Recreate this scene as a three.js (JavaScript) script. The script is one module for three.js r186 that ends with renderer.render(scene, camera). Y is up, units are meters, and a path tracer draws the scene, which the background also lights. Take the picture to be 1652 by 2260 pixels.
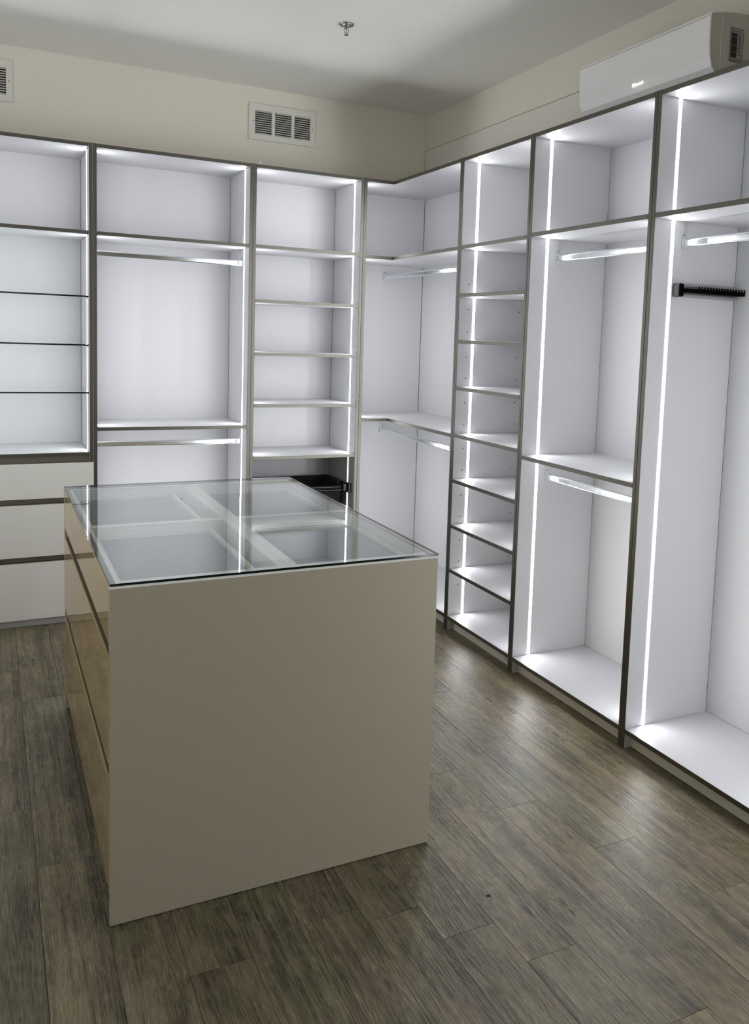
import * as THREE from 'three';
import { RoundedBoxGeometry } from 'three/addons/geometries/RoundedBoxGeometry.js';
import { mergeGeometries } from 'three/addons/utils/BufferGeometryUtils.js';
import { FontLoader } from 'three/addons/loaders/FontLoader.js';
import { TextGeometry } from 'three/addons/geometries/TextGeometry.js';
import { RectAreaLightUniformsLib } from 'three/addons/lights/RectAreaLightUniformsLib.js';

// ---------------------------------------------------------------- camera, sky, lights, exposure
const scene = new THREE.Scene();
scene.background = new THREE.Color(0x000000);            // closed room: no sky is seen
const W = 1652, H = 2260;
const camera = new THREE.PerspectiveCamera(2 * Math.atan(H / 2 / 1903.9) * 180 / Math.PI, W / H, 0.05, 40);
camera.rotation.order = 'YXZ';
camera.position.set(-2.1294, 1.5348, 4.7372);
camera.rotation.set(-0.0974, -0.4854, 0.0363);
camera.setViewOffset(W, H, -147.6, 198.2, W, H);          // the photograph is an off-centre crop of the phone's frame
const renderer = new THREE.WebGLRenderer({ antialias: true });
renderer.setSize(W, H, false);
renderer.toneMapping = THREE.LinearToneMapping;
renderer.toneMappingExposure = 1.0;
renderer.shadowMap.enabled = true;
RectAreaLightUniformsLib.init();
const LED = { color: new THREE.Color().setRGB(0.95, 0.97, 1.0), nits: 63, width: 0.015, glow: 2.2 };   // the strips in the cabinets

// ---------------------------------------------------------------- helpers
let seed = 7;
const rnd = () => { seed = (seed * 1664525 + 1013904223) >>> 0; return seed / 4294967296; };
const used = new Map();
const numbered = (n) => { const k = used.get(n) ?? 0; used.set(n, k + 1); return k ? n + '_' + String(k).padStart(3, '0') : n; };
function thing(name, label, category, [x, y, z] = [0, 0, 0], turn = 0, group) {
  const o = new THREE.Group(); o.name = numbered(name); o.position.set(x, y, z); o.rotation.y = turn;
  o.userData = { label, category }; if (group) o.userData.group = group;
  scene.add(o); return o;
}
function part(name, g, m, parent, label) {
  const o = new THREE.Mesh(g, m); o.name = parent ? name : numbered(name); o.castShadow = o.receiveShadow = true;
  if (label) o.userData.label = label;
  (parent ?? scene).add(o); return o;
}
function struct(name, g, m, parent) { const o = part(name, g, m, parent); if (!parent) o.userData.kind = 'structure'; return o; }
const flat = (g) => (g.index ? g.toNonIndexed() : g);
const merge = (list) => mergeGeometries(list.map(flat), false);
// a board given by its extents; r = edge radius
function bx(x0, x1, y0, y1, z0, z1, r = 0.0008) {
  const g = r > 0 ? new RoundedBoxGeometry(x1 - x0, y1 - y0, z1 - z0, 1, r) : new THREE.BoxGeometry(x1 - x0, y1 - y0, z1 - z0);
  g.translate((x0 + x1) / 2, (y0 + y1) / 2, (z0 + z1) / 2); return g;
}
const cyl = (r, h, n = 20, r2 = r) => new THREE.CylinderGeometry(r, r2, h, n);

// value noise on a lattice, with wrap
function makeNoise(s) {
  const t = new Float32Array(65536); let q = s >>> 0;
  for (let i = 0; i < 65536; i++) { q = (Math.imul(q, 1664525) + 1013904223) >>> 0; t[i] = q / 4294967296; }
  return (x, y) => {
    const xi = Math.floor(x), yi = Math.floor(y), fx = x - xi, fy = y - yi, u = fx * fx * (3 - 2 * fx), v = fy * fy * (3 - 2 * fy);
    const at = (a, b) => t[((a & 255) << 8) | (b & 255)];
    return (at(xi, yi) * (1 - u) + at(xi + 1, yi) * u) * (1 - v) + (at(xi, yi + 1) * (1 - u) + at(xi + 1, yi + 1) * u) * v;
  };
}
const N1 = makeNoise(11), N2 = makeNoise(29), N3 = makeNoise(53), N4 = makeNoise(97);
const toS = (c) => Math.round(255 * Math.min(1, Math.max(0, c <= 0.0031308 ? 12.92 * c : 1.055 * Math.pow(c, 1 / 2.4) - 0.055)));
function dataTex(w, h, f, srgb) {
  const d = new Uint8Array(w * h * 4);
  for (let y = 0; y < h; y++) for (let x = 0; x < w; x++) { const c = f(x, y), o = (y * w + x) * 4; d[o] = c[0]; d[o + 1] = c[1]; d[o + 2] = c[2]; d[o + 3] = 255; }
  const t = new THREE.DataTexture(d, w, h); t.magFilter = THREE.LinearFilter; t.minFilter = THREE.LinearMipmapLinearFilter; t.generateMipmaps = true;
  t.wrapS = t.wrapT = THREE.RepeatWrapping; if (srgb) t.colorSpace = THREE.SRGBColorSpace; t.needsUpdate = true; return t;
}

// ---------------------------------------------------------------- materials
const std = (r, g, b, rough, metal = 0, more = {}) => { const m = new THREE.MeshStandardMaterial({ roughness: rough, metalness: metal, ...more }); m.color.setRGB(r, g, b); return m; };
// orange-peel bump of rolled wall paint
const paintBump = dataTex(256, 256, (x, y) => { const v = 255 * (0.6 * N1(x / 4, y / 4) + 0.4 * N2(x / 2, y / 2)); return [v, v, v]; });
paintBump.repeat.set(3, 3);
const M = {
  laminate: std(0.495, 0.495, 0.507, 0.42),                 // pale grey-white melamine
  greyKick: std(0.34, 0.33, 0.325, 0.5),
  kick: std(0.56, 0.54, 0.50, 0.5),
  edge: std(0.135, 0.129, 0.110, 0.36, 1.0),                 // brushed metal edge band
  channel: std(0.20, 0.18, 0.15, 0.38, 1.0),
  led: new THREE.MeshStandardMaterial({ color: 0xffffff, roughness: 0.6, emissive: LED.color, emissiveIntensity: LED.glow }),
  diffuserBed: std(0.6, 0.6, 0.62, 0.5),
  chrome: std(0.80, 0.82, 0.84, 0.14, 1.0),
  chromeDark: std(0.32, 0.34, 0.35, 0.22, 1.0),
  cap: new THREE.MeshPhysicalMaterial({ color: 0x050506, roughness: 0.6, specularIntensity: 0.06 }),
  silver: std(0.30, 0.305, 0.31, 0.4, 0.35),
  black: std(0.008, 0.008, 0.009, 0.42),
  blackCloth: std(0.006, 0.006, 0.007, 0.9),
  hole: std(0.01, 0.01, 0.01, 0.8),
  wall: std(0.82, 0.775, 0.67, 0.75, 0, { bumpMap: paintBump, bumpScale: 0.0004 }),
  ceiling: std(0.87, 0.86, 0.80, 0.85, 0, { bumpMap: paintBump, bumpScale: 0.0004 }),
  trim: std(0.80, 0.775, 0.69, 0.5),
  drawer: std(0.80, 0.785, 0.73, 0.33),                   // satin lacquer drawer fronts of the wall unit
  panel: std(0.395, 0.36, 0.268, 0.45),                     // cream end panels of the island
  carcass: std(0.90, 0.90, 0.87, 0.45),
  rim: std(0.88, 0.86, 0.77, 0.5),
  felt: std(0.22, 0.222, 0.245, 0.95),
  mirror: new THREE.MeshPhysicalMaterial({ metalness: 0.42, roughness: 0.035, ior: 1.5 }),   // bronze mirror drawer fronts
  bronze: std(0.115, 0.085, 0.055, 0.5, 0.2),
  plinth: std(0.03, 0.025, 0.02, 0.6),
  glassEdge: std(0.004, 0.008, 0.007, 0.12),
  bumper: std(0.6, 0.62, 0.6, 0.3),
  vent: std(0.76, 0.755, 0.69, 0.45),
  ventDark: std(0.02, 0.02, 0.02, 0.9),
  acWhite: std(0.88, 0.88, 0.87, 0.3),
  acGrey: std(0.50, 0.48, 0.42, 0.4),
  acSeam: std(0.12, 0.12, 0.12, 0.6),
  gapShade: std(0.05, 0.05, 0.05, 0.8),  // dark tone painted in for the shade of the back-panel grooves
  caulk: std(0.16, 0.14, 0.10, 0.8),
  red: std(0.4, 0.02, 0.02, 0.2),
  steel: std(0.5, 0.5, 0.5, 0.18, 1.0),
  plasticWhite: std(0.8, 0.8, 0.76, 0.4),
};
M.glass = new THREE.MeshPhysicalMaterial({ roughness: 0.0, metalness: 0, transmission: 1, thickness: 0, ior: 1.52 });
M.glass.color.setRGB(0.968, 0.986, 0.979);
M.mirror.color.setRGB(0.80, 0.61, 0.31); M.mirror.specularColor.setRGB(0.66, 0.52, 0.36);
for (const k in M) M[k].name = k;

// ---------------------------------------------------------------- floor: vinyl planks, grey-brown wood print
const PW = 0.152, PL = 1.22;
function plankPrint(which) {
  const w = 1024, h = 2048, strips = 6, sw = w / strips;
  const tones = [], knots = [], flames = [];
  for (let s = 0; s < strips; s++) {
    tones.push([0.9 + 0.2 * rnd(), rnd(), 0.3 + rnd()]);
    const k = []; const n = 1 + Math.floor(rnd() * 3);
    for (let i = 0; i < n; i++) k.push([0.2 + 0.6 * rnd(), 0.05 + 0.9 * rnd(), 0.008 + 0.012 * rnd(), rnd() < 0.4 ? 1 : 0.4]);
    knots.push(k);
    flames.push([0, 1].slice(rnd() < 0.4 ? 1 : 0).map(() => [PW * (0.25 + 0.5 * rnd()), PL * rnd(), 0.018 + 0.02 * rnd(), (rnd() < 0.5 ? 1 : -1) * (0.10 + 0.08 * rnd()), 0.10 + 0.14 * rnd()]));
  }
  const height = new Float32Array(w * h), tone = new Float32Array(w * h), hue = new Float32Array(w * h);
  for (let y = 0; y < h; y++) for (let x = 0; x < w; x++) {
    const s = Math.min(strips - 1, Math.floor(x / sw)), u = (x - s * sw) / sw * PW, v = y / h * PL, o = s * 31.7;
    let du = u, dark = 0, ring = 0;
    for (const [ku, kv, kr, kd] of knots[s]) {
      const ax = (u - ku * PW) / kr, ay = (v - kv * PL) / (kr * 3.2), r = Math.hypot(ax, ay);
      du += kr * 0.9 * Math.exp(-r * r * 0.35) * Math.sign(ax) * Math.min(1, Math.abs(ax));
      const swirl = Math.exp(-r * r * 0.22);
      ring += swirl * (0.5 + 0.5 * Math.sin(r * 9 + 3 * N2(u * 60 + o, v * 30)));
      if (r < 0.5) dark += kd * (1 - r / 0.5);
      dark += kd * 0.35 * Math.exp(-Math.abs(ax) * 3) * Math.exp(-Math.abs(ay) * 0.5);
    }
    for (const [fu, fv, fw, fl, fh] of flames[s]) {
      const a = (u - fu - 0.012 * (N2(v * 5 + o, 3) - 0.5)) / fw, b = (v - fv) / fl, amp = Math.exp(-a * a * 0.8) * Math.exp(-(((v - fv) / fh) ** 2));
      ring += 0.42 * amp * Math.sin(6.283 * (b * 6 + a * a * 1.8 + 1.9 * N1(u * 42 + o, v * 11) + 0.7 * N3(u * 160 + o, v * 40)));
      dark += 0.16 * amp;
    }
    du += 0.006 * (N3(u * 20 + o, v * 4) - 0.5) + 0.012 * (N1(o + 9, v * 2.2) - 0.5);
    const broad = N1(du * 26 + o, v * 1.7 + o), blotch = N2(u * 22 + o, v * 7 + o);
    const mid = N3(du * 95 + o, v * 2.6 + o), fine = N4(du * 400 + o, v * 17), hair = N1(du * 900 + o, v * 60 + o), cloud = N4(u * 13 + o + 7, v * 4.5 + o), spot = N3(u * 60 + o, v * 34 + o);
    const crack = Math.max(0, N2(du * 30 + o + 50, v * 0.9) - 0.80) * 5 * Math.max(0, 1 - Math.abs(N4(du * 60 + o, v * 1.2) - 0.5) * 30);
    let t = 0.305 + 0.20 * (broad - 0.5) + 0.15 * (blotch - 0.5) + 0.14 * (cloud - 0.5) + 0.10 * (spot - 0.5) + 0.20 * (mid - 0.5) + 0.24 * (fine - 0.5) + 0.24 * (hair - 0.5);
    if (hair > 0.80 && spot > 0.45) t += 0.10;
    t += 0.10 * ring - 0.36 * dark - 0.5 * crack;
    t = Math.max(0.03, t) * tones[s][0];
    tone[y * w + x] = t; hue[y * w + x] = N2(u * 16 + o + 3, v * 5 + o) - 0.5; height[y * w + x] = 0.5 + 0.5 * (fine - 0.5) + 0.4 * (hair - 0.5) - 0.5 * crack;
  }
  const col = dataTex(w, h, (x, y) => {
    const t = tone[y * w + x], s = Math.min(strips - 1, Math.floor(x / sw)), warm = 0.96 + 0.08 * tones[s][1];
    const k = 0.035 + 0.365 * t, q = hue[y * w + x];
    return [toS(k * (1.0 + 0.06 * q) * warm), toS(k * (0.85 - 0.025 * q)), toS(k * (0.52 + 0.06 * q) / warm)];
  }, true);
  const hb = dataTex(w, h, (x, y) => { const v = 255 * Math.min(1, Math.max(0, height[y * w + x])); return [v, v, v]; });
  return [col, hb];
}
const floorMats = [0, 1].map((i) => { const [c, b] = plankPrint(i); const m = new THREE.MeshPhysicalMaterial({ map: c, bumpMap: b, bumpScale: 0.0009, roughness: 0.40, specularIntensity: 0.6 }); m.name = 'vinyl_plank_' + i; return m; });
// twelve plank shapes: a bevelled board whose uv picks one printed strip
function plankShape(strip, flip, len) {
  const g = new THREE.BufferGeometry(), b = 0.0006, w = PW / 2 - 0.00005, l = len / 2 - 0.00005, top = 0, dn = -0.004, pos = [], uv = [];
  const T = [[-w + b, top, -l + b], [w - b, top, -l + b], [w - b, top, l - b], [-w + b, top, l - b]], B = [[-w, dn, -l], [w, dn, -l], [w, dn, l], [-w, dn, l]];
  const put = (p) => { pos.push(...p); let a = (p[0] + w) / (2 * w), c = (p[2] + l) / PL; if (flip) { a = 1 - a; c = 1 - c; } uv.push((strip + 0.02 + 0.96 * a) / 6, c); };
  const quad = (a, c, d, e) => { for (const p of [a, c, d, a, d, e]) put(p); };
  quad(T[3], T[2], T[1], T[0]);
  for (let i = 0; i < 4; i++) { const j = (i + 1) % 4; quad(T[i], T[j], B[j], B[i]); }
  g.setAttribute('position', new THREE.Float32BufferAttribute(pos, 3)); g.setAttribute('uv', new THREE.Float32BufferAttribute(uv, 2)); g.computeVertexNormals(); return g;
}
const X0 = -3.40, X1 = 0.42, Z0 = -0.43, Z1 = 6.05, CEIL = 2.96;
const floor = new THREE.Group(); floor.name = 'floor'; floor.userData.kind = 'structure'; scene.add(floor);
struct('subfloor', bx(X0 - 0.1, X1 + 0.1, -0.12, -0.0035, Z0 - 0.1, Z1 + 0.1, 0), std(0.03, 0.027, 0.022, 0.9), floor);
{
  const shapes = []; for (let i = 0; i < 12; i++) shapes.push(plankShape(i % 6, i >= 6, PL));
  const known = { '-14': 1.02, '-6': 1, };
  // end joints read off the photograph, by column (column n spans -1.419 + n * PW)
  const ends = { 3: 3.085, 4: 3.39, 5: 2.462, 6: 2.77, 7: 3.08, 8: 2.148, '-2': 2.787, '-4': 2.19, '-3': 2.527 };
  for (let n = Math.floor((X0 + 1.419) / PW); -1.419 + n * PW < X1; n++) {
    const e = ends[n] ?? (0.4 + 1.22 * rnd());
    let z = e - Math.ceil((e - Z0) / PL) * PL;
    for (; z < Z1; z += PL) {
      const a = Math.max(z, Z0 - 0.05), b2 = Math.min(z + PL, Z1 + 0.05), cx = -1.419 + (n + 0.5) * PW, v = Math.floor(rnd() * 12), m = floorMats[Math.floor(rnd() * 2)];
      if (b2 - a < 0.03 || (cx > 0.2) || (b2 < 0.02)) continue;
      const full = b2 - a > PL - 0.001;
      const p = part('plank', full ? shapes[v] : plankShape(v % 6, v >= 6, b2 - a), m, floor);
      p.position.set(cx, 0, (a + b2) / 2);
    }
  }
}
// ---------------------------------------------------------------- room shell
const wt = 0.12;
struct('wall_back', bx(X0 - wt, X1 + wt, -0.1, CEIL + wt, Z0 - wt, Z0, 0), M.wall);
struct('wall_right', bx(X1, X1 + wt, -0.1, CEIL + wt, Z0 - wt, Z1 + wt, 0), M.wall);
struct('wall_left', bx(X0 - wt, X0, -0.1, CEIL + wt, Z0 - wt, Z1 + wt, 0), M.wall);
// wall behind the camera; its wide unlit opening is added for dark reflections
const OX0 = -1.44, OX1 = -0.06, OH = 2.62;
struct('wall_front', merge([bx(X0 - wt, OX0, -0.1, CEIL + wt, Z1, Z1 + wt, 0), bx(OX1, X1 + wt, -0.1, CEIL + wt, Z1, Z1 + wt, 0), bx(OX0, OX1, OH, CEIL + wt, Z1, Z1 + wt, 0)]), M.wall);
struct('trim_2', merge([bx(OX0 - 0.07, OX0, 0, OH + 0.07, Z1 - 0.015, Z1, 0.001), bx(OX1, OX1 + 0.07, 0, OH + 0.07, Z1 - 0.015, Z1, 0.001), bx(OX0, OX1, OH, OH + 0.07, Z1 - 0.015, Z1, 0.001)]), M.trim);
struct('wall_beyond', merge([bx(OX0 - 0.6, OX0 - 0.5, -0.1, CEIL + wt, Z1 + wt, Z1 + 3, 0), bx(OX1 + 0.5, OX1 + 0.6, -0.1, CEIL + wt, Z1 + wt, Z1 + 3, 0), bx(OX0 - 0.6, OX1 + 0.6, -0.1, CEIL + wt, Z1 + 3, Z1 + 3.1, 0), bx(OX0 - 0.6, OX1 + 0.6, CEIL, CEIL + wt, Z1 + wt, Z1 + 3, 0), bx(OX0 - 0.6, OX1 + 0.6, -0.12, -0.0035, Z1 + wt, Z1 + 3, 0)]), M.wall);
struct('ceiling', bx(X0 - wt, X1 + wt, CEIL, CEIL + wt, Z0 - wt, Z1 + wt, 0), M.ceiling);
const board1 = struct('trim_1', bx(X1 - 0.016, X1 - 0.0005, 2.44, 2.735, Z0 + 0.003, 4.2, 0.0015), M.trim);
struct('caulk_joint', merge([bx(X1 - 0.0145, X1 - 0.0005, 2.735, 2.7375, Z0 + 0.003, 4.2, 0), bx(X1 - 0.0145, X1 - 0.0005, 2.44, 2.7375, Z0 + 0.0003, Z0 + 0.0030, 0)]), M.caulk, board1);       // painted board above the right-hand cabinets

// ---------------------------------------------------------------- cabinets
const T = 0.0185, TOP = 2.44, DECK = 0.0775, KICK = 0.034;
// area light of one strip, in the unit's own axes, facing +x (dir 1) or -x (dir -1); or along another yaw
function ledLight(parent, x, y0, y1, z, yaw) {
  const l = new THREE.RectAreaLight(LED.color, LED.nits, LED.width, y1 - y0);
  l.position.set(x, (y0 + y1) / 2, z); l.rotation.y = yaw; l.name = 'led_strip_light'; parent.add(l);
}
function edged(name, parent, g, bandG, m = M.laminate, label) { const p = part(name, g, m, parent, label); if (bandG) part('edge_band', bandG, M.edge, p); return p; }
const stadium = (h, w) => { const s = new THREE.Shape(), r = w / 2, d = h / 2 - r; s.absarc(0, d, r, 0, Math.PI); s.absarc(0, -d, r, Math.PI, 2 * Math.PI); s.closePath(); return s; };
// chrome oval rail along x from xa to xb, centred on (y, z); bracket on each end
function rail(parent, xa, xb, y, z, label) {
  const g = new THREE.ExtrudeGeometry(stadium(0.030, 0.015), { depth: xb - xa - 0.006, bevelEnabled: false, curveSegments: 10 });
  g.rotateY(Math.PI / 2); g.translate(xa + 0.003, y, z);
  const r = part('hanging_rail', g, M.chrome, parent, label);
  for (const [x, d] of [[xa, 1], [xb, -1]]) {
    const sh = stadium(0.058, 0.020); const b = new THREE.ExtrudeGeometry(sh, { depth: 0.003, bevelEnabled: true, bevelSize: 0.0008, bevelThickness: 0.0008, bevelSegments: 1, curveSegments: 8 });
    b.rotateY(Math.PI / 2); b.translate(d > 0 ? x + 0.0005 : x - 0.0045, y + 0.008, z);
    const cup = new THREE.ExtrudeGeometry(stadium(0.036, 0.021), { depth: 0.012, bevelEnabled: false, curveSegments: 8 });
    cup.rotateY(Math.PI / 2); cup.translate(d > 0 ? x + 0.001 : x - 0.013, y, z);
    part('rail_bracket', merge([b, cup]), M.chrome, r);
    const sc = cyl(0.0035, 0.003, 10); sc.rotateZ(Math.PI / 2); sc.translate(d > 0 ? x + 0.005 : x - 0.005, y + 0.029, z);
    part('screw', sc, M.chromeDark, r);
  }
}
function pins(parent, x, d, list) {    // shelf-pin holes on a side panel, one part per panel
  part('pin_holes', merge(list.map(([y, z]) => { const c = cyl(0.0032, 0.0012, 10); c.rotateZ(Math.PI / 2); c.translate(x + d * 0.0002, y, z); return c; })), M.hole, parent).userData.kind = 'stuff';
}
/* one cabinet: local x runs to the right as seen from the front, z towards the viewer, front edge at z = 0 */
function unit({ label, w, depth, at, turn, shelves, glass = [], rails = [], ledZ = -0.093, bottom = DECK, holes, lightFrom }) {
  const u = thing('closet_cabinet', label, 'cabinet', at, turn, undefined);
  const a = -w / 2 + 0.0002, b = w / 2 - 0.0002, ia = a + T, ib = b - T, back = -depth + 0.0005;
  for (const [x0, x1, d] of [[a, ia, 1], [ib, b, -1]]) {
    const s = edged('side_panel', u, bx(x0, x1, 0.0005, TOP, back, -0.0012), bx(x0 + 0.0012, x1 - 0.0003 - (d > 0 ? 0 : 0.0009), 0.001, TOP - 0.0003, -0.0012, 0.0012, 0.0006));
    const x = d > 0 ? ia : ib, from = bottom + 0.002, lit = (lightFrom ?? bottom) + 0.002;
    const strip = part('led_strip', bx(d > 0 ? x - 0.0005 : x - 0.0018, d > 0 ? x + 0.0018 : x + 0.0005, from, TOP - T - 0.001, ledZ - LED.width / 2, ledZ + LED.width / 2, 0.0006), M.led, u, 'glowing white vertical light strip set in the side panel');
    ledLight(u, x + d * 0.0035, lit, TOP - T - 0.002, ledZ, d > 0 ? -Math.PI / 2 : Math.PI / 2);
    if (holes) pins(s, x, d, holes);
  }
  part('back_panel', bx(ia + 0.0016, ib - 0.0016, bottom, TOP - T, back, back + 0.006), M.laminate, u);
  for (const x of [ia + 0.0001, ib - 0.0015]) part('back_gap_shade', bx(x, x + 0.0014, bottom, TOP - T, back, back + 0.0058, 0), M.gapShade, u);  // dark strips stand in for shade in the grooves beside the back panel
  const board = (name, y, m) => edged(name, u, bx(ia + 0.0006, ib - 0.0006, y - T, y, back + 0.006, -0.0012), bx(ia + 0.0008, ib - 0.0008, y - T + 0.0003, y - 0.0003, -0.0012, 0.0008, 0.0006));
  board('top_panel', TOP - 0.0008); board('bottom_panel', bottom);
  for (const y of shelves) board('shelf', y);
  for (const y of glass) {
    const s = part('glass_shelf', bx(ia + 0.002, ib - 0.002, y - 0.008, y, back + 0.012, -0.004, 0), M.glass, u);
    part('glass_edge', bx(ia + 0.002, ib - 0.002, y - 0.008, y, -0.004, -0.0025, 0.0005), M.glassEdge, s);
    for (const sx of [ia + 0.006, ib - 0.006]) for (const sz of [-0.06, back + 0.06]) { const p = cyl(0.004, 0.006, 10); p.translate(sx, y - 0.011, sz); part('shelf_pin', p, M.steel, s); }
  }
  if (bottom === DECK) part('toe_kick', bx(ia + 0.0006, ib - 0.0006, 0.001, bottom - T - 0.0005, -KICK - 0.016, -KICK), M.kick, u);
  for (const [y, z] of rails) rail(u, ia + 0.0003, ib - 0.0003, y, z, 'chrome oval hanging rail');
  u.userData.inner = undefined; delete u.userData.inner;
  return { u, ia, ib, back };
}
const RIGHT = -Math.PI / 2;
const onBack = (xa, xb) => ({ w: xb - xa, at: [(xa + xb) / 2, 0, 0], turn: 0, depth: 0.43, ledZ: -0.100 });
const onRight = (za, zb) => ({ w: zb - za, at: [0, 0, (za + zb) / 2], turn: RIGHT, depth: 0.42, ledZ: -0.087 });
// 1 glass shelves over drawers, far left
const d0 = unit({ ...onBack(-2.4700, -1.6524), label: 'white lit cabinet at the left edge, three glass shelves above wide drawers', shelves: [2.008], glass: [1.683, 1.437, 1.194], bottom: 0.884,
  holes: [1.75, 1.618, 1.5, 1.317, 1.189, 1.064].map((y) => [y, -0.372]) });
{
  const u = d0.u, a = -0.8176 / 2 + 0.0004, b = -a;
  const ys = [[0.656, 0.833], [0.360, 0.625], [0.037, 0.328]];
  for (const [y0, y1] of ys) {
    const f = part('drawer', bx(a + 0.001, b - 0.001, y0, y1, 0.002, 0.020, 0.001), M.drawer, u, 'pale grey flat drawer front');
    part('drawer_box', merge([bx(d0.ia + 0.013, d0.ib - 0.013, y0 + 0.02, y1 - 0.02, d0.back + 0.02, -0.03, 0)]), M.carcass, f);
  }
  for (const [y0, y1] of [[0.833, 0.8645], [0.625, 0.656], [0.328, 0.360]]) part('finger_channel', merge([bx(d0.ia, d0.ib, y0 - 0.025, y1, -0.016, -0.012, 0), bx(d0.ia, d0.ib, y0 - 0.028, y0 - 0.024, -0.016, 0.0015, 0)]), M.channel, u, 'dark metal recessed finger pull');
  part('toe_kick', bx(a + 0.002, b - 0.002, 0.001, 0.050, -0.005, 0.010), M.greyKick, u);
}
// 2 double hanging, 3 shelves over hamper
unit({ ...onBack(-1.6524, -0.8379), label: 'white lit cabinet with two chrome hanging rails, directly right of the glass-shelf cabinet', shelves: [2.008, 1.0105], rails: [[1.910, -0.137], [0.906, -0.137]] });
const pinRow = (ys, zs) => ys.flatMap((y) => zs.map((z) => [y, z]));
unit({ ...onBack(-0.8379, -0.1877), label: 'white lit shelf cabinet on the back wall holding the black pull-out hamper', shelves: [2.009, 1.711, 1.418, 1.128, 0.830], lightFrom: 0.81,
  holes: pinRow([1.761, 1.633, 1.465, 1.339, 1.173, 1.047, 0.88], [-0.372, -0.049]) });
// 5 shoe shelves, 6 double hanging, 7 long hanging
unit({ ...onRight(0.8283, 1.4674), label: 'narrow white lit cabinet with many shelves, right of the corner cabinet', shelves: [2.004, 1.762, 1.527, 1.289, 1.044, 0.807, 0.567, 0.331],
  holes: pinRow([1.811, 1.684, 1.57, 1.443, 1.33, 1.204, 1.09, 0.965, 0.852, 0.72, 0.606, 0.48, 0.366, 0.24], [-0.054, -0.361]) });
const e6 = unit({ ...onRight(1.4674, 2.2687), label: 'wide white lit cabinet with two chrome rails, left of the tie-rack cabinet', shelves: [2.010, 1.020], rails: [[1.908, -0.145], [0.918, -0.140]] });
{ const c = cyl(0.0085, 0.0012, 18); c.rotateZ(Math.PI / 2); c.translate(e6.ia + 0.0004, 0.974, -0.056); part('cover_cap', c, M.laminate, e6.u); }
const f7 = unit({ ...onRight(2.2687, 3.0720), label: 'tall white lit cabinet at the right edge with one high rail and the tie rack', shelves: [2.010], rails: [[1.912, -0.140]] });

// unseen lit cabinets brighten the room: right run carried on, two added behind camera
unit({ ...onRight(3.0720, 3.8750), label: 'white lit cabinet with one high rail, beyond the right edge of the frame', shelves: [2.010], rails: [[1.912, -0.140]] });
unit({ ...onRight(3.8750, 4.6780), label: 'white lit cabinet with two shelves, furthest along the right wall', shelves: [2.010, 1.020] });
for (const [i, xa] of [[0, -3.08], [1, -2.28]]) unit({ w: 0.80, depth: 0.43, at: [xa + 0.40, 0, Z1 - 0.431], turn: Math.PI, ledZ: -0.093, label: ['unseen white lit cabinet added behind the camera for room light, in the left corner', 'unseen white lit cabinet added behind the camera for room light, beside the corner one'][i], shelves: [2.010, 1.020] });

const addedLeftNames = ['unseen white lit cabinet over doors added on the left wall for room light, nearest the glass-shelf cabinet', 'unseen white lit cabinet over doors added on the left wall for room light, second from the glass-shelf cabinet', 'unseen white lit cabinet over doors added on the left wall for room light, the last but one towards the camera', 'unseen white lit cabinet over doors added on the left wall for room light, nearest the camera'];  // left-wall cabinets out of view, added with their strips to brighten the room
addedLeftNames.forEach((label, i) => {
  const { u, ia, ib } = unit({ w: 0.80, depth: 0.43, at: [X0 + 0.431, 0, 0.50 + i * 0.81], turn: Math.PI / 2, ledZ: -0.093, label, shelves: [2.010, 1.45], bottom: 0.884 });
  for (const [x0, x1] of [[-0.398, -0.001], [0.001, 0.398]]) part('door', bx(x0, x1, 0.075, 0.862, 0.002, 0.020, 0.001), M.drawer, u);
  part('toe_kick', bx(ia, ib, 0.001, 0.074, -0.05, -0.034, 0), M.kick, u);
});

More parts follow.
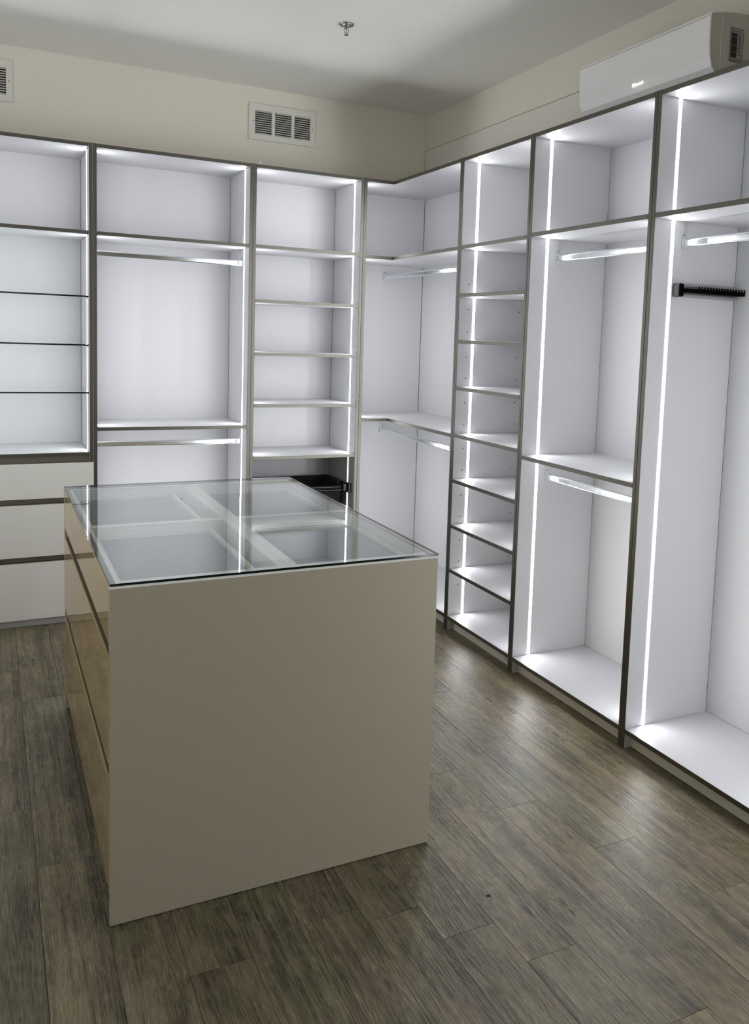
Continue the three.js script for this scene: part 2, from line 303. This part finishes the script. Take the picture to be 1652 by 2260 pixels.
// 4 corner cabinet
{
  const u = thing('corner_cabinet', 'white lit corner cabinet with L-shaped shelves where the two cabinet runs meet', 'cabinet', [0, 0, 0]);
  const xa = -0.1877 + 0.0002, xi = xa + T, zb = 0.8283 - 0.0002, zi = zb - T, D1 = Z0 + 0.0005, D2 = X1 - 0.0005;
  edged('side_panel', u, bx(xa, xi, 0.0005, TOP, D1, -0.0012), bx(xa + 0.0003, xi - 0.0003, 0.001, TOP - 0.0003, -0.0012, 0.0012, 0.0006));
  edged('side_panel', u, bx(0.0012, D2, 0.0005, TOP, zi, zb), bx(-0.0012, 0.0012, 0.001, TOP - 0.0003, zi + 0.0003, zb - 0.0003, 0.0006));
  part('back_gap_shade', bx(D2 - 0.0079, D2 - 0.0064, DECK, TOP - T, D1, D1 + 0.0072, 0), M.gapShade, u);  // dark strip in place of the shaded groove in the corner
  part('back_panel', bx(xi + 0.001, D2 - 0.008, DECK, TOP - T, D1, D1 + 0.006), M.laminate, u);
  part('back_panel', bx(D2 - 0.006, D2, DECK, TOP - T, D1 + 0.0075, zi - 0.001), M.laminate, u);
  const L = (y, name) => {
    const s = new THREE.Shape(), r = 0.012;   // plan, y of the shape = -z
    s.moveTo(xi + 0.0006, 0); s.lineTo(-r, 0); s.quadraticCurveTo(0.0, 0.0, 0.0, -r); s.lineTo(0, -(zi - 0.0006)); s.lineTo(D2 - 0.0065, -(zi - 0.0006)); s.lineTo(D2 - 0.0065, -(D1 + 0.0065)); s.lineTo(xi + 0.0006, -(D1 + 0.0065)); s.closePath();
    const g = new THREE.ExtrudeGeometry(s, { depth: T, bevelEnabled: false, curveSegments: 6 }); g.rotateX(-Math.PI / 2); g.translate(0, y - T, 0);
    const p = part(name, g, M.laminate, u);
    // band following the inner front edge
    const pts = [[xi + 0.0008, 0], [-r, 0]]; for (let i = 1; i < 6; i++) { const t = i / 6; pts.push([-r * (1 - t) * (1 - t), r * t * t]); } pts.push([0, r], [0, zi - 0.0008]);
    const out = pts.map(([x, z], i) => { const q = pts[Math.max(0, i - 1)], e = pts[Math.min(pts.length - 1, i + 1)], dx = e[0] - q[0], dz = e[1] - q[1], l = Math.hypot(dx, dz); return [x - dz / l * 0.0015, z + dx / l * 0.0015]; });
    const b = new THREE.Shape(); [...pts, ...out.slice().reverse()].forEach(([x, z], i) => (i ? b.lineTo(x, -z) : b.moveTo(x, -z))); b.closePath();
    const bg = new THREE.ExtrudeGeometry(b, { depth: T - 0.0006, bevelEnabled: false }); bg.rotateX(-Math.PI / 2); bg.translate(0, y - T + 0.0003, 0);
    part('edge_band', bg, M.edge, p);
  };
  L(TOP - 0.0008, 'top_panel'); L(2.0015, 'shelf'); L(1.0405, 'shelf'); L(DECK, 'bottom_panel');
  part('toe_kick', merge([bx(xi + 0.001, KICK, 0.001, DECK - T - 0.0005, -KICK - 0.016, -KICK, 0), bx(KICK, KICK + 0.016, 0.001, DECK - T - 0.0005, -KICK - 0.016, zi - 0.001, 0)]), M.kick, u);
  const y0 = DECK + 0.002, y1 = TOP - T - 0.001;
  part('led_strip', bx(xi - 0.0005, xi + 0.0018, y0, y1, -0.1075, -0.0925, 0.0006), M.led, u, 'glowing white vertical light strip set in the side panel');
  ledLight(u, xi + 0.0035, y0, y1, -0.1, -Math.PI / 2);
  part('led_strip', bx(0.0795, 0.0945, y0, y1, zi - 0.0018, zi + 0.0005, 0.0006), M.led, u, 'glowing white vertical light strip set in the side panel');
  ledLight(u, 0.087, y0, y1, zi - 0.0035, 0);
  // rails run from the right-hand side panel to the back wall
  for (const y of [1.908, 0.925]) {
    const holder = new THREE.Group(); rail(holder, -zi, -D1 - 0.007, y, 0, 'chrome oval hanging rail in the corner');
    for (const r of [...holder.children]) { r.rotation.y = Math.PI / 2; r.position.set(0.139, 0, 0); u.add(r); }
  }
}

// ---------------------------------------------------------------- hamper in the shelf cabinet
{
  const h = thing('pull_out_hamper', 'black pull-out hamper with fabric bag on a sliding frame, low in the shelf cabinet', 'hamper', [-0.5128, 0.0, -0.215]);
  const xr = 0.296, xl = -0.296, zf = 0.185, zb = -0.195;     // local, from the cabinet's middle
  for (const x of [xl, xr]) {
    const s = Math.sign(x);
    part('slide_rail', merge([bx(x - 0.008, x + 0.008, 0.598, 0.640, zb, zf - 0.01, 0.002), bx(x - s * 0.018 - 0.004, x - s * 0.018 + 0.004, 0.604, 0.634, zb + 0.02, zf - 0.02, 0.002)]), M.black, h);
    part('end_bracket', merge([bx(x - 0.010, x + 0.010, 0.589, 0.648, zf - 0.055, zf - 0.003, 0.003), bx(x - s * 0.024 - 0.012, x - s * 0.024 + 0.012, 0.600, 0.640, zf - 0.050, zf - 0.02, 0.003)]), M.black, h);
  }
  const tube = (pts, r) => new THREE.TubeGeometry(new THREE.CatmullRomCurve3(pts.map((p) => new THREE.Vector3(...p)), false, 'catmullrom', 0.02), 40, r, 8);
  const yF = 0.622;
  part('frame_bar', tube([[xl + 0.012, yF, zf - 0.045], [0, yF, zf - 0.045], [xr - 0.012, yF, zf - 0.045]], 0.005), M.black.clone(), h).material.roughness = 0.30;
  part('frame_bar', tube([[xl + 0.012, yF - 0.018, zf - 0.043], [0, yF - 0.018, zf - 0.043], [xr - 0.012, yF - 0.018, zf - 0.043]], 0.005), h.children[h.children.length - 1].material, h);
  part('frame_bar', tube([[xl + 0.012, 0.628, zb + 0.03], [0, 0.628, zb + 0.03], [xr - 0.012, 0.628, zb + 0.03]], 0.008), M.black, h);
  // bag: four sagging cloth sides and a floor, hung from the frame
  const bagW = 0.255, bagD0 = zb + 0.035, bagD1 = zf - 0.052, pos = [], idx = [], nx = 48, ny = 14;
  for (let j = 0; j <= ny; j++) for (let i = 0; i < nx; i++) {
    const t = i / nx * 4, side = Math.floor(t), f = t - side, k = j / ny;
    const cx = [-1 + 2 * f, 1, 1 - 2 * f, -1][side], cz = [1, 1 - 2 * f, -1, -1 + 2 * f][side];
    const shrink = 1 - 0.10 * k, wob = 0.006 * Math.sin(i * 1.7 + j * 0.6) * k;
    pos.push(cx * bagW * shrink + wob, 0.630 - 0.47 * k, (bagD0 + bagD1) / 2 + cz * (bagD1 - bagD0) / 2 * shrink + wob);
  }
  for (let j = 0; j < ny; j++) for (let i = 0; i < nx; i++) { const a = j * nx + i, b = j * nx + (i + 1) % nx; idx.push(a, a + nx, b, b, a + nx, b + nx); }
  const c0 = pos.length / 3; pos.push(0, 0.155, (bagD0 + bagD1) / 2); for (let i = 0; i < nx; i++) idx.push(ny * nx + i, c0, ny * nx + (i + 1) % nx);
  const g = new THREE.BufferGeometry(); g.setAttribute('position', new THREE.Float32BufferAttribute(pos, 3)); g.setIndex(idx); g.computeVertexNormals();
  const cloth = M.blackCloth.clone(); cloth.side = THREE.DoubleSide;
  part('bag', g, cloth, h);
  part('bag_rim', merge([bx(-bagW - 0.02, bagW + 0.02, 0.618, 0.648, bagD0 - 0.006, bagD0 + 0.006, 0.004), bx(-bagW - 0.008, -bagW + 0.006, 0.615, 0.640, bagD0, bagD1, 0.004), bx(bagW - 0.006, bagW + 0.02, 0.615, 0.650, bagD0, bagD1 - 0.05, 0.004)]), M.blackCloth, h);
}
// ---------------------------------------------------------------- tie rack on the left side panel of the right-most cabinet
{
  const z0 = 2.2687 + T + 0.0012;
  const r = thing('tie_rack', 'tie rack with black pegs on a silver track inside the right-edge cabinet', 'tie rack', [0.26, 1.742, z0]);
  part('track', merge([bx(-0.135, 0.148, -0.025, 0.024, 0, 0.010, 0.002), bx(-0.135, 0.148, 0.012, 0.024, 0.004, 0.018, 0.002), bx(-0.135, 0.148, -0.025, -0.014, 0.004, 0.018, 0.002)]), M.silver, r);
  part('end_cap', bx(-0.160, -0.137, -0.026, 0.022, 0.001, 0.040, 0.006), M.cap, r);
  part("slide_bar", bx(-0.140, 0.149, -0.011, 0.005, 0.016, 0.052, 0.002), M.cap, r);
  for (let i = 0; i < 17; i++) {
    const x = -0.082 + i * 0.0143, g1 = new THREE.CapsuleGeometry(0.0030, 0.020, 3, 8); g1.translate(x, 0.001, 0.056);
    const g2 = cyl(0.0022, 0.012, 8); g2.rotateX(Math.PI / 2); g2.translate(x, -0.002, 0.053);
    part("peg", merge([g1, g2]), M.cap, r);
  }
}

// ---------------------------------------------------------------- island
{
  const xL = -1.8716, xR = -0.9600, zN = 2.5308, zF = 1.1000, top = 0.8930;
  const C = [(xL + xR) / 2, 0, (zN + zF) / 2];
  const o = thing('island', 'cream closet island with glass top and bronze mirrored drawers in the middle of the floor', 'island', C);
  const b = (x0, x1, y0, y1, z0, z1, r) => bx(x0 - C[0], x1 - C[0], y0, y1, z0 - C[2], z1 - C[2], r);
  const chamfer = new THREE.Shape(); [[-T, -0.0045], [0, -0.0045], [0, -0.0030], [-0.0045, 0], [-T, 0]].forEach(([z, y], i) => (i ? chamfer.lineTo(-z, y) : chamfer.moveTo(-z, y))); chamfer.closePath();
  const chG = new THREE.ExtrudeGeometry(chamfer, { depth: xR - xL, bevelEnabled: false }); chG.rotateY(Math.PI / 2); chG.translate(xL - C[0], top, zN - C[2]);
  part('lit_panel_edge', chG, M.carcass, part('end_panel', b(xL, xR, 0.003, top - 0.0046, zN - T, zN, 0.0008), M.panel, o, 'plain cream end panel facing the viewer'), 'top edge in a paler colour for the light it catches');  // paler edge stands in for light caught along the panel top
  part('end_panel', b(xL, xR, 0.003, top, zF, zF + T, 0.001), M.panel, o);
  // carcass: rails under the glass, dividers, shelf under the trays
  const iL = xL + T, iR = xR - 0.016, iN = zN - T, iF = zF + T, xm = -1.4015, zm = 1.8255;
  part('top_rail', b(iL, xL + 0.027, top - 0.10, top, iF, iN, 0.0006), M.carcass, o);
  part('top_rail', b(xR - 0.020, xR - 0.0185, top - 0.10, top, iF, iN, 0.0004), M.carcass, o);
  part('top_rail', b(xL + 0.027, xR - 0.020, top - 0.05, top, iN - 0.036, iN, 0.0006), M.carcass, o);
  part('top_rail', b(xL + 0.027, xR - 0.020, top - 0.05, top, iF, iF + 0.036, 0.0006), M.carcass, o);
  part('long_divider', merge([b(xm - 0.028, xm - 0.0004, 0.72, top, iF + 0.036, iN - 0.036, 0.0006), b(xm + 0.0004, xm + 0.028, 0.72, top, iF + 0.036, iN - 0.036, 0.0006)]), M.carcass, o, 'white double divider running lengthwise under the glass');
  for (const [x0, x1] of [[xL + 0.027, xm - 0.028], [xm + 0.028, xR - 0.020]]) part('cross_divider', b(x0, x1, 0.72, top, zm - 0.018, zm + 0.018, 0.0006), M.carcass, o);
  part('base_panel', b(iL + 0.02, xR - T - 0.02, 0.07, 0.088, iF, iN, 0), M.carcass, o);
  part('plinth', merge([b(xL + 0.055, xL + 0.071, 0.001, 0.072, iF, iN, 0), b(xR - 0.071, xR - 0.055, 0.001, 0.072, iF, iN, 0)]), M.plinth, o);
  // drawers: two columns by three rows on either side
  const rows = [[0.743, 0.8905], [0.420, 0.703], [0.086, 0.380]];
  for (const side of [0, 1]) for (const [c, [z0, z1]] of [[0, [iF + 0.002, zm - 0.001]], [1, [zm + 0.001, iN - 0.002]]]) rows.forEach(([y0, y1], k) => {
    const zb = c === 1 && k > 0 ? z1 - 0.022 : z1, x0 = side ? xR - T : xL, x1 = side ? xR : xL + T - 0.0005;
    const d = part('drawer', b(side ? x1 - 0.005 : x0, side ? x1 : x0 + 0.005, y0, y1, z0, zb, 0.0008), M.mirror, o, 'bronze mirrored drawer front');
    part('front_core', b(side ? x0 : x0 + 0.0051, side ? x1 - 0.0051 : x1, y0 + 0.001, y1 - 0.0015, z0 + 0.001, zb - 0.001, 0), M.bronze, d);
    if (k === 0) {   // top drawer: shallow felt-lined tray seen through the glass
      const tx0 = side ? xm + 0.040 : xL + 0.032, tx1 = side ? xR - 0.030 : xm - 0.064, tz0 = z0 + (c ? 0.020 : 0.048), tz1 = z1 - (c ? 0.048 : 0.022), ry = 0.866, rw = 0.012;
      part('tray_rim', merge([b(tx0, tx1, 0.770, ry, tz0, tz0 + rw, 0), b(tx0, tx1, 0.770, ry, tz1 - rw, tz1, 0), b(tx0, tx0 + rw, 0.770, ry, tz0 + rw, tz1 - rw, 0), b(tx1 - rw, tx1, 0.770, ry, tz0 + rw, tz1 - rw, 0)]), M.rim, d);
      part('tray_lining', b(tx0 + rw, tx1 - rw, 0.770, ry - 0.011, tz0 + rw, tz1 - rw, 0), M.felt, d, 'grey felt lining');
    } else part('drawer_box', b(side ? xm + 0.03 : x1, side ? x0 : xm - 0.03, y0 + 0.03, y1 - 0.04, z0 + 0.02, zb - 0.02, 0), M.carcass, d);
  });
  for (const x of [xL + 0.016, xR - 0.019]) { const s = x < xm ? 1 : -1; for (const [y0, y1] of [[0.703, 0.743], [0.380, 0.420]]) part('finger_channel', merge([b(x, x + 0.003, y0 - 0.02, y1 + 0.003, iF, iN, 0)]), M.bronze, o, 'dark bronze recessed finger pull'); }
  part('corner_stile', b(xL + 0.010, xL + T, 0.086, 0.703, iN - 0.026, iN - 0.0005, 0), M.bronze, o);
  // glass top on clear bumpers
  const gy0 = top + 0.0022, gy1 = gy0 + 0.0062;
  const gt = part('glass_top', b(xL + 0.0016, xR - 0.0006, gy0, gy1, zF - 0.0008, zN - 0.0008, 0), M.glass, o, 'clear glass top sheet');
  part('glass_edge', merge([b(xL + 0.0004, xR + 0.0010, gy0, gy1, zN - 0.0008, zN + 0.0008, 0), b(xL + 0.0004, xR + 0.0010, gy0, gy1, zF - 0.0024, zF - 0.0008, 0), b(xL + 0.0000, xL + 0.0016, gy0, gy1, zF - 0.0008, zN - 0.0008, 0), b(xR - 0.0006, xR + 0.0010, gy0, gy1, zF - 0.0008, zN - 0.0008, 0)]), M.glassEdge, gt);
  for (const [x, z] of [[xL + 0.012, zN - 0.008], [-1.3915, zN - 0.008], [xR - 0.012, zN - 0.008], [xL + 0.012, zF + 0.02], [xR - 0.012, zF + 0.02]]) { const q = cyl(0.004, 0.0022, 12); q.translate(x - C[0], top + 0.0011, z - C[2]); part('bumper', q, M.bumper, gt); }
}

// ---------------------------------------------------------------- ceiling sprinkler
{
  const s = thing('fire_sprinkler', 'small chrome fire sprinkler hanging from the ceiling', 'sprinkler', [-0.643, CEIL - 0.0002, 0.838]);
  const pts = [[0.010, -0.0005], [0.034, -0.0005], [0.0345, -0.003], [0.031, -0.006], [0.026, -0.0045], [0.021, -0.0045], [0.018, -0.008], [0.010, -0.0095], [0.0005, -0.0095]].map((p) => new THREE.Vector2(...p)).reverse();
  part('escutcheon', new THREE.LatheGeometry(pts, 36), M.steel, s);
  const body = cyl(0.007, 0.012, 16); body.translate(0, -0.014, 0); part('body', body, M.chromeDark, s);
  const arc = (k) => new THREE.TubeGeometry(new THREE.CatmullRomCurve3([[0.007 * k, -0.018, 0], [0.0115 * k, -0.026, 0], [0.009 * k, -0.036, 0], [0.002 * k, -0.043, 0]].map((p) => new THREE.Vector3(...p))), 14, 0.0017, 8);
  part('frame_arm', arc(1), M.chromeDark, s); part('frame_arm', arc(-1), M.chromeDark, s);
  const bulb = cyl(0.0016, 0.022, 10); bulb.translate(0, -0.030, 0); part('bulb', bulb, M.red, s);
  const cone = cyl(0.0045, 0.006, 12, 0.003); cone.translate(0, -0.0445, 0); part('boss', cone, M.chromeDark, s);
  const gear = new THREE.Shape(); for (let i = 0; i <= 48; i++) { const a = i / 48 * 2 * Math.PI, r = i % 4 < 2 ? 0.0125 : 0.0095; i ? gear.lineTo(r * Math.cos(a), r * Math.sin(a)) : gear.moveTo(r, 0); }
  const dg = new THREE.ExtrudeGeometry(gear, { depth: 0.0012, bevelEnabled: false }); dg.rotateX(Math.PI / 2); dg.translate(0, -0.0475, 0); part('deflector', dg, M.chromeDark, s);
}

// ---------------------------------------------------------------- two wall vents
function ventPlate() {
  const w = 0.404, h = 0.205, s = new THREE.Shape(); s.moveTo(0, 0); s.lineTo(w, 0); s.lineTo(w, h); s.lineTo(0, h); s.closePath();
  const cols = [[0.085, 0.343], [0.384, 0.640], [0.678, 0.930]].map((c) => c.map((q) => q * w)), y0 = 0.152 * h, y1 = 0.825 * h;
  for (const [a, c] of cols) { const p = new THREE.Path(); p.moveTo(a, y0); p.lineTo(a, y1); p.lineTo(c, y1); p.lineTo(c, y0); p.closePath(); s.holes.push(p); }
  const g = new THREE.ExtrudeGeometry(s, { depth: 0.009, bevelEnabled: true, bevelSize: 0.0015, bevelThickness: 0.0015, bevelSegments: 1 }); return { g, cols, y0, y1, w, h };
}
{
  const P = ventPlate();
  const v = thing('wall_vent', 'white wall vent with three louvre columns above the shelf cabinet', 'vent', [-0.7555, 2.661, Z0 + 0.002]);
  part('frame', P.g, M.vent, v);
  part('backing', bx(0.02, P.w - 0.02, 0.02, P.h - 0.02, -0.0012, 0.0004, 0), M.ventDark, v);
  const n = 11, step = (P.y1 - P.y0) / n;
  for (const [a, c] of P.cols) for (let i = 0; i < n; i++) {
    const g = new THREE.BoxGeometry(c - a + 0.001, 0.0012, 0.0112); g.rotateX(0.72); g.translate((a + c) / 2, P.y0 + (i + 0.5) * step, 0.0064);
    part('louvre', g, M.vent, v);
  }
  for (const x of [0.024, P.w - 0.016]) { const c = cyl(0.0035, 0.002, 10); c.rotateX(Math.PI / 2); c.translate(x, P.h * 0.5, 0.0112); part('screw', c, M.chromeDark, v); }
  const v2 = v.clone(); v2.name = numbered('wall_vent'); v2.userData = { label: 'white wall vent cut off by the left edge, above the glass-shelf cabinet', category: 'vent' };
  v2.position.set(-1.9975 - 0.404, 2.675, Z0 + 0.002); scene.add(v2);
}

// ---------------------------------------------------------------- wall-mounted air conditioner
{
  const z0 = 1.515, z1 = 2.2915, a = thing('air_conditioner', 'white wall-mounted air conditioner above the right-hand cabinets', 'air conditioner', [X1 - 0.0165, 2.53, (z0 + z1) / 2]);
  const ox = X1 - 0.0165, L = z1 - z0;
  // profile in (distance from the wall, height over 2.53)
  const prof = [[0, 0.012], [0.10, 0.0], [0.150, -0.004], [0.168, 0.006], [0.183, 0.026], [0.193, 0.055], [0.1985, 0.095], [0.2005, 0.140], [0.2005, 0.196], [0.198, 0.209], [0.188, 0.214], [0.150, 0.221], [0.09, 0.231], [0, 0.240]];
  const sh = new THREE.Shape(); prof.forEach(([d, y], i) => (i ? sh.lineTo(-d, y) : sh.moveTo(-d, y))); sh.closePath();
  const body = new THREE.ExtrudeGeometry(sh, { depth: L - 0.008, bevelEnabled: true, bevelSize: 0.0015, bevelThickness: 0.002, bevelSegments: 2 }); body.translate(0, 0, -L / 2 + 0.004);
  part('body', body, M.acGrey, a);
  // curved front cover, a shell over the front of the profile
  const shell = (from, to, out, thick, za, zb) => {
    const pts = prof.slice(from, to + 1), nrm = pts.map((p, i) => { const q = pts[Math.max(0, i - 1)], e = pts[Math.min(pts.length - 1, i + 1)], dx = e[0] - q[0], dy = e[1] - q[1], l = Math.hypot(dx, dy); return [dy / l, -dx / l]; });
    const s = new THREE.Shape(), A = pts.map((p, i) => [p[0] + nrm[i][0] * out, p[1] + nrm[i][1] * out]), B = pts.map((p, i) => [p[0] + nrm[i][0] * (out - thick), p[1] + nrm[i][1] * (out - thick)]).reverse();
    [...A, ...B].forEach(([d, y], i) => (i ? s.lineTo(-d, y) : s.moveTo(-d, y))); s.closePath();
    const g = new THREE.ExtrudeGeometry(s, { depth: zb - za, bevelEnabled: true, bevelSize: 0.0006, bevelThickness: 0.0006, bevelSegments: 1 }); g.translate(0, 0, za); return g;
  };
  part('front_cover', shell(3, 8, 0.0042, 0.005, -L / 2 - 0.001, L / 2 + 0.0005), M.acWhite, a);
  part('top_cover', shell(8, 11, 0.0035, 0.0045, -L / 2 - 0.001, L / 2 + 0.0005), M.acWhite, a);
  part('air_flap', shell(1, 3, 0.0065, 0.005, -L / 2 + 0.055, L / 2 - 0.03), M.acWhite, a);
  part('chin', shell(1, 3, 0.003, 0.004, -L / 2 - 0.001, L / 2 + 0.0005), M.acWhite, a);
  part('cover_seam', bx(-0.2058, -0.2040, 0.2005, 0.2017, -L / 2, L / 2, 0), M.acGrey, a);
  part('side_seam', bx(-0.146, -0.1445, 0.004, 0.205, L / 2 - 0.001, L / 2 + 0.0008, 0.0004), M.acWhite, a);
  // maker's mark on the cover, its reflected glint put in as glow
  const font = await new FontLoader().loadAsync('fonts/droid/droid_sans_bold.typeface.json');
  const glow = new THREE.MeshStandardMaterial({ color: 0xffffff, emissive: 0xffffe6, emissiveIntensity: 0.95, roughness: 0.5 }); glow.name = 'logo_glint_glow';  // emission stands in for the glint on the lettering
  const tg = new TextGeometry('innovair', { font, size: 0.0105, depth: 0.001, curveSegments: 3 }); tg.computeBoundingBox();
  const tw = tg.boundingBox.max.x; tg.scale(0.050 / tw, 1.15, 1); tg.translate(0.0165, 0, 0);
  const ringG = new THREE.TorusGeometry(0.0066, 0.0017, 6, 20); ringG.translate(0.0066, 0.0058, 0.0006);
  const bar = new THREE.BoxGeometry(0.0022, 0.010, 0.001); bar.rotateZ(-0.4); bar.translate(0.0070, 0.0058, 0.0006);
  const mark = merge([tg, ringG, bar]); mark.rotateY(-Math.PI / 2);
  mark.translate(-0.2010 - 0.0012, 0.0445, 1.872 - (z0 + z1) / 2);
  mark.rotateZ(0); part('logo_glint', mark, glow, a, 'maker lettering with its glint put in as white glow');
  // rating label on the end, flat print
  const cv = document.createElement('canvas'); cv.width = 256; cv.height = 480; const c = cv.getContext('2d');
  c.fillStyle = '#9a968c'; c.fillRect(0, 0, 256, 480); c.strokeStyle = '#2c2a22'; c.lineWidth = 8; c.strokeRect(4, 4, 248, 472);
  c.fillStyle = '#1b1914'; c.strokeStyle = '#1b1914'; c.lineWidth = 5; c.beginPath(); c.arc(40, 46, 20, 0, 7); c.stroke(); c.beginPath(); c.moveTo(34, 60); c.lineTo(50, 32); c.stroke();
  c.font = 'bold 30px sans-serif'; c.fillText('innovair', 70, 56);
  c.fillStyle = '#060606'; for (const [y, h] of [[78, 50], [134, 118], [258, 82], [346, 78]]) c.fillRect(14, y, 116, h);
  c.fillStyle = '#3a372c'; for (let i = 0; i < 22; i++) c.fillRect(146 + 6 * (i % 2), 88 + i * 12, 34 + 30 * rnd(), 6);
  for (let i = 0; i < 3; i++) c.fillRect(150 + i * 30, 370, 18, 16); c.fillRect(14, 436, 228, 6); c.fillRect(14, 450, 228, 6);
  const lt = new THREE.CanvasTexture(cv); lt.colorSpace = THREE.SRGBColorSpace;
  const lm = new THREE.MeshStandardMaterial({ map: lt, roughness: 0.5 }); lm.name = 'rating_label_print';
  const lg = new THREE.PlaneGeometry(0.064, 0.120); lg.translate(0.336 - ox, 0.120, L / 2 - 0.0006 + 0.0018);
  part('rating_label', lg, lm, a);
}
// ---------------------------------------------------------------- little things
{
  const pts = [[0, 0, 0], [0.010, 0.004, 0], [0.0165, 0.014, 0.001], [0.019, 0.004, 0.002], [0.025, 0.001, 0.003], [0.032, 0.0005, 0.003]].map((p) => new THREE.Vector3(...p));
  const g = new THREE.TubeGeometry(new THREE.CatmullRomCurve3(pts), 30, 0.0018, 6); g.translate(-0.818, TOP + 0.0016, -0.004);
  const o = part('cable_clip', g, M.plasticWhite); o.userData = { label: 'tiny bent white clip on top of the cabinets beside the shelf cabinet', category: 'clip' };
  const d = cyl(0.0065, 0.0012, 14, 0.0075); d.scale(1, 1, 0.8); d.translate(-0.92, 0.0006, 2.826);
  const q = part('floor_speck', d, M.hole); q.userData = { label: 'small dark round speck on the floor planks right of the island', category: 'speck' };
}

scene.traverse((o) => { if (o.isMesh) { o.castShadow = true; o.receiveShadow = true; } });
renderer.render(scene, camera);
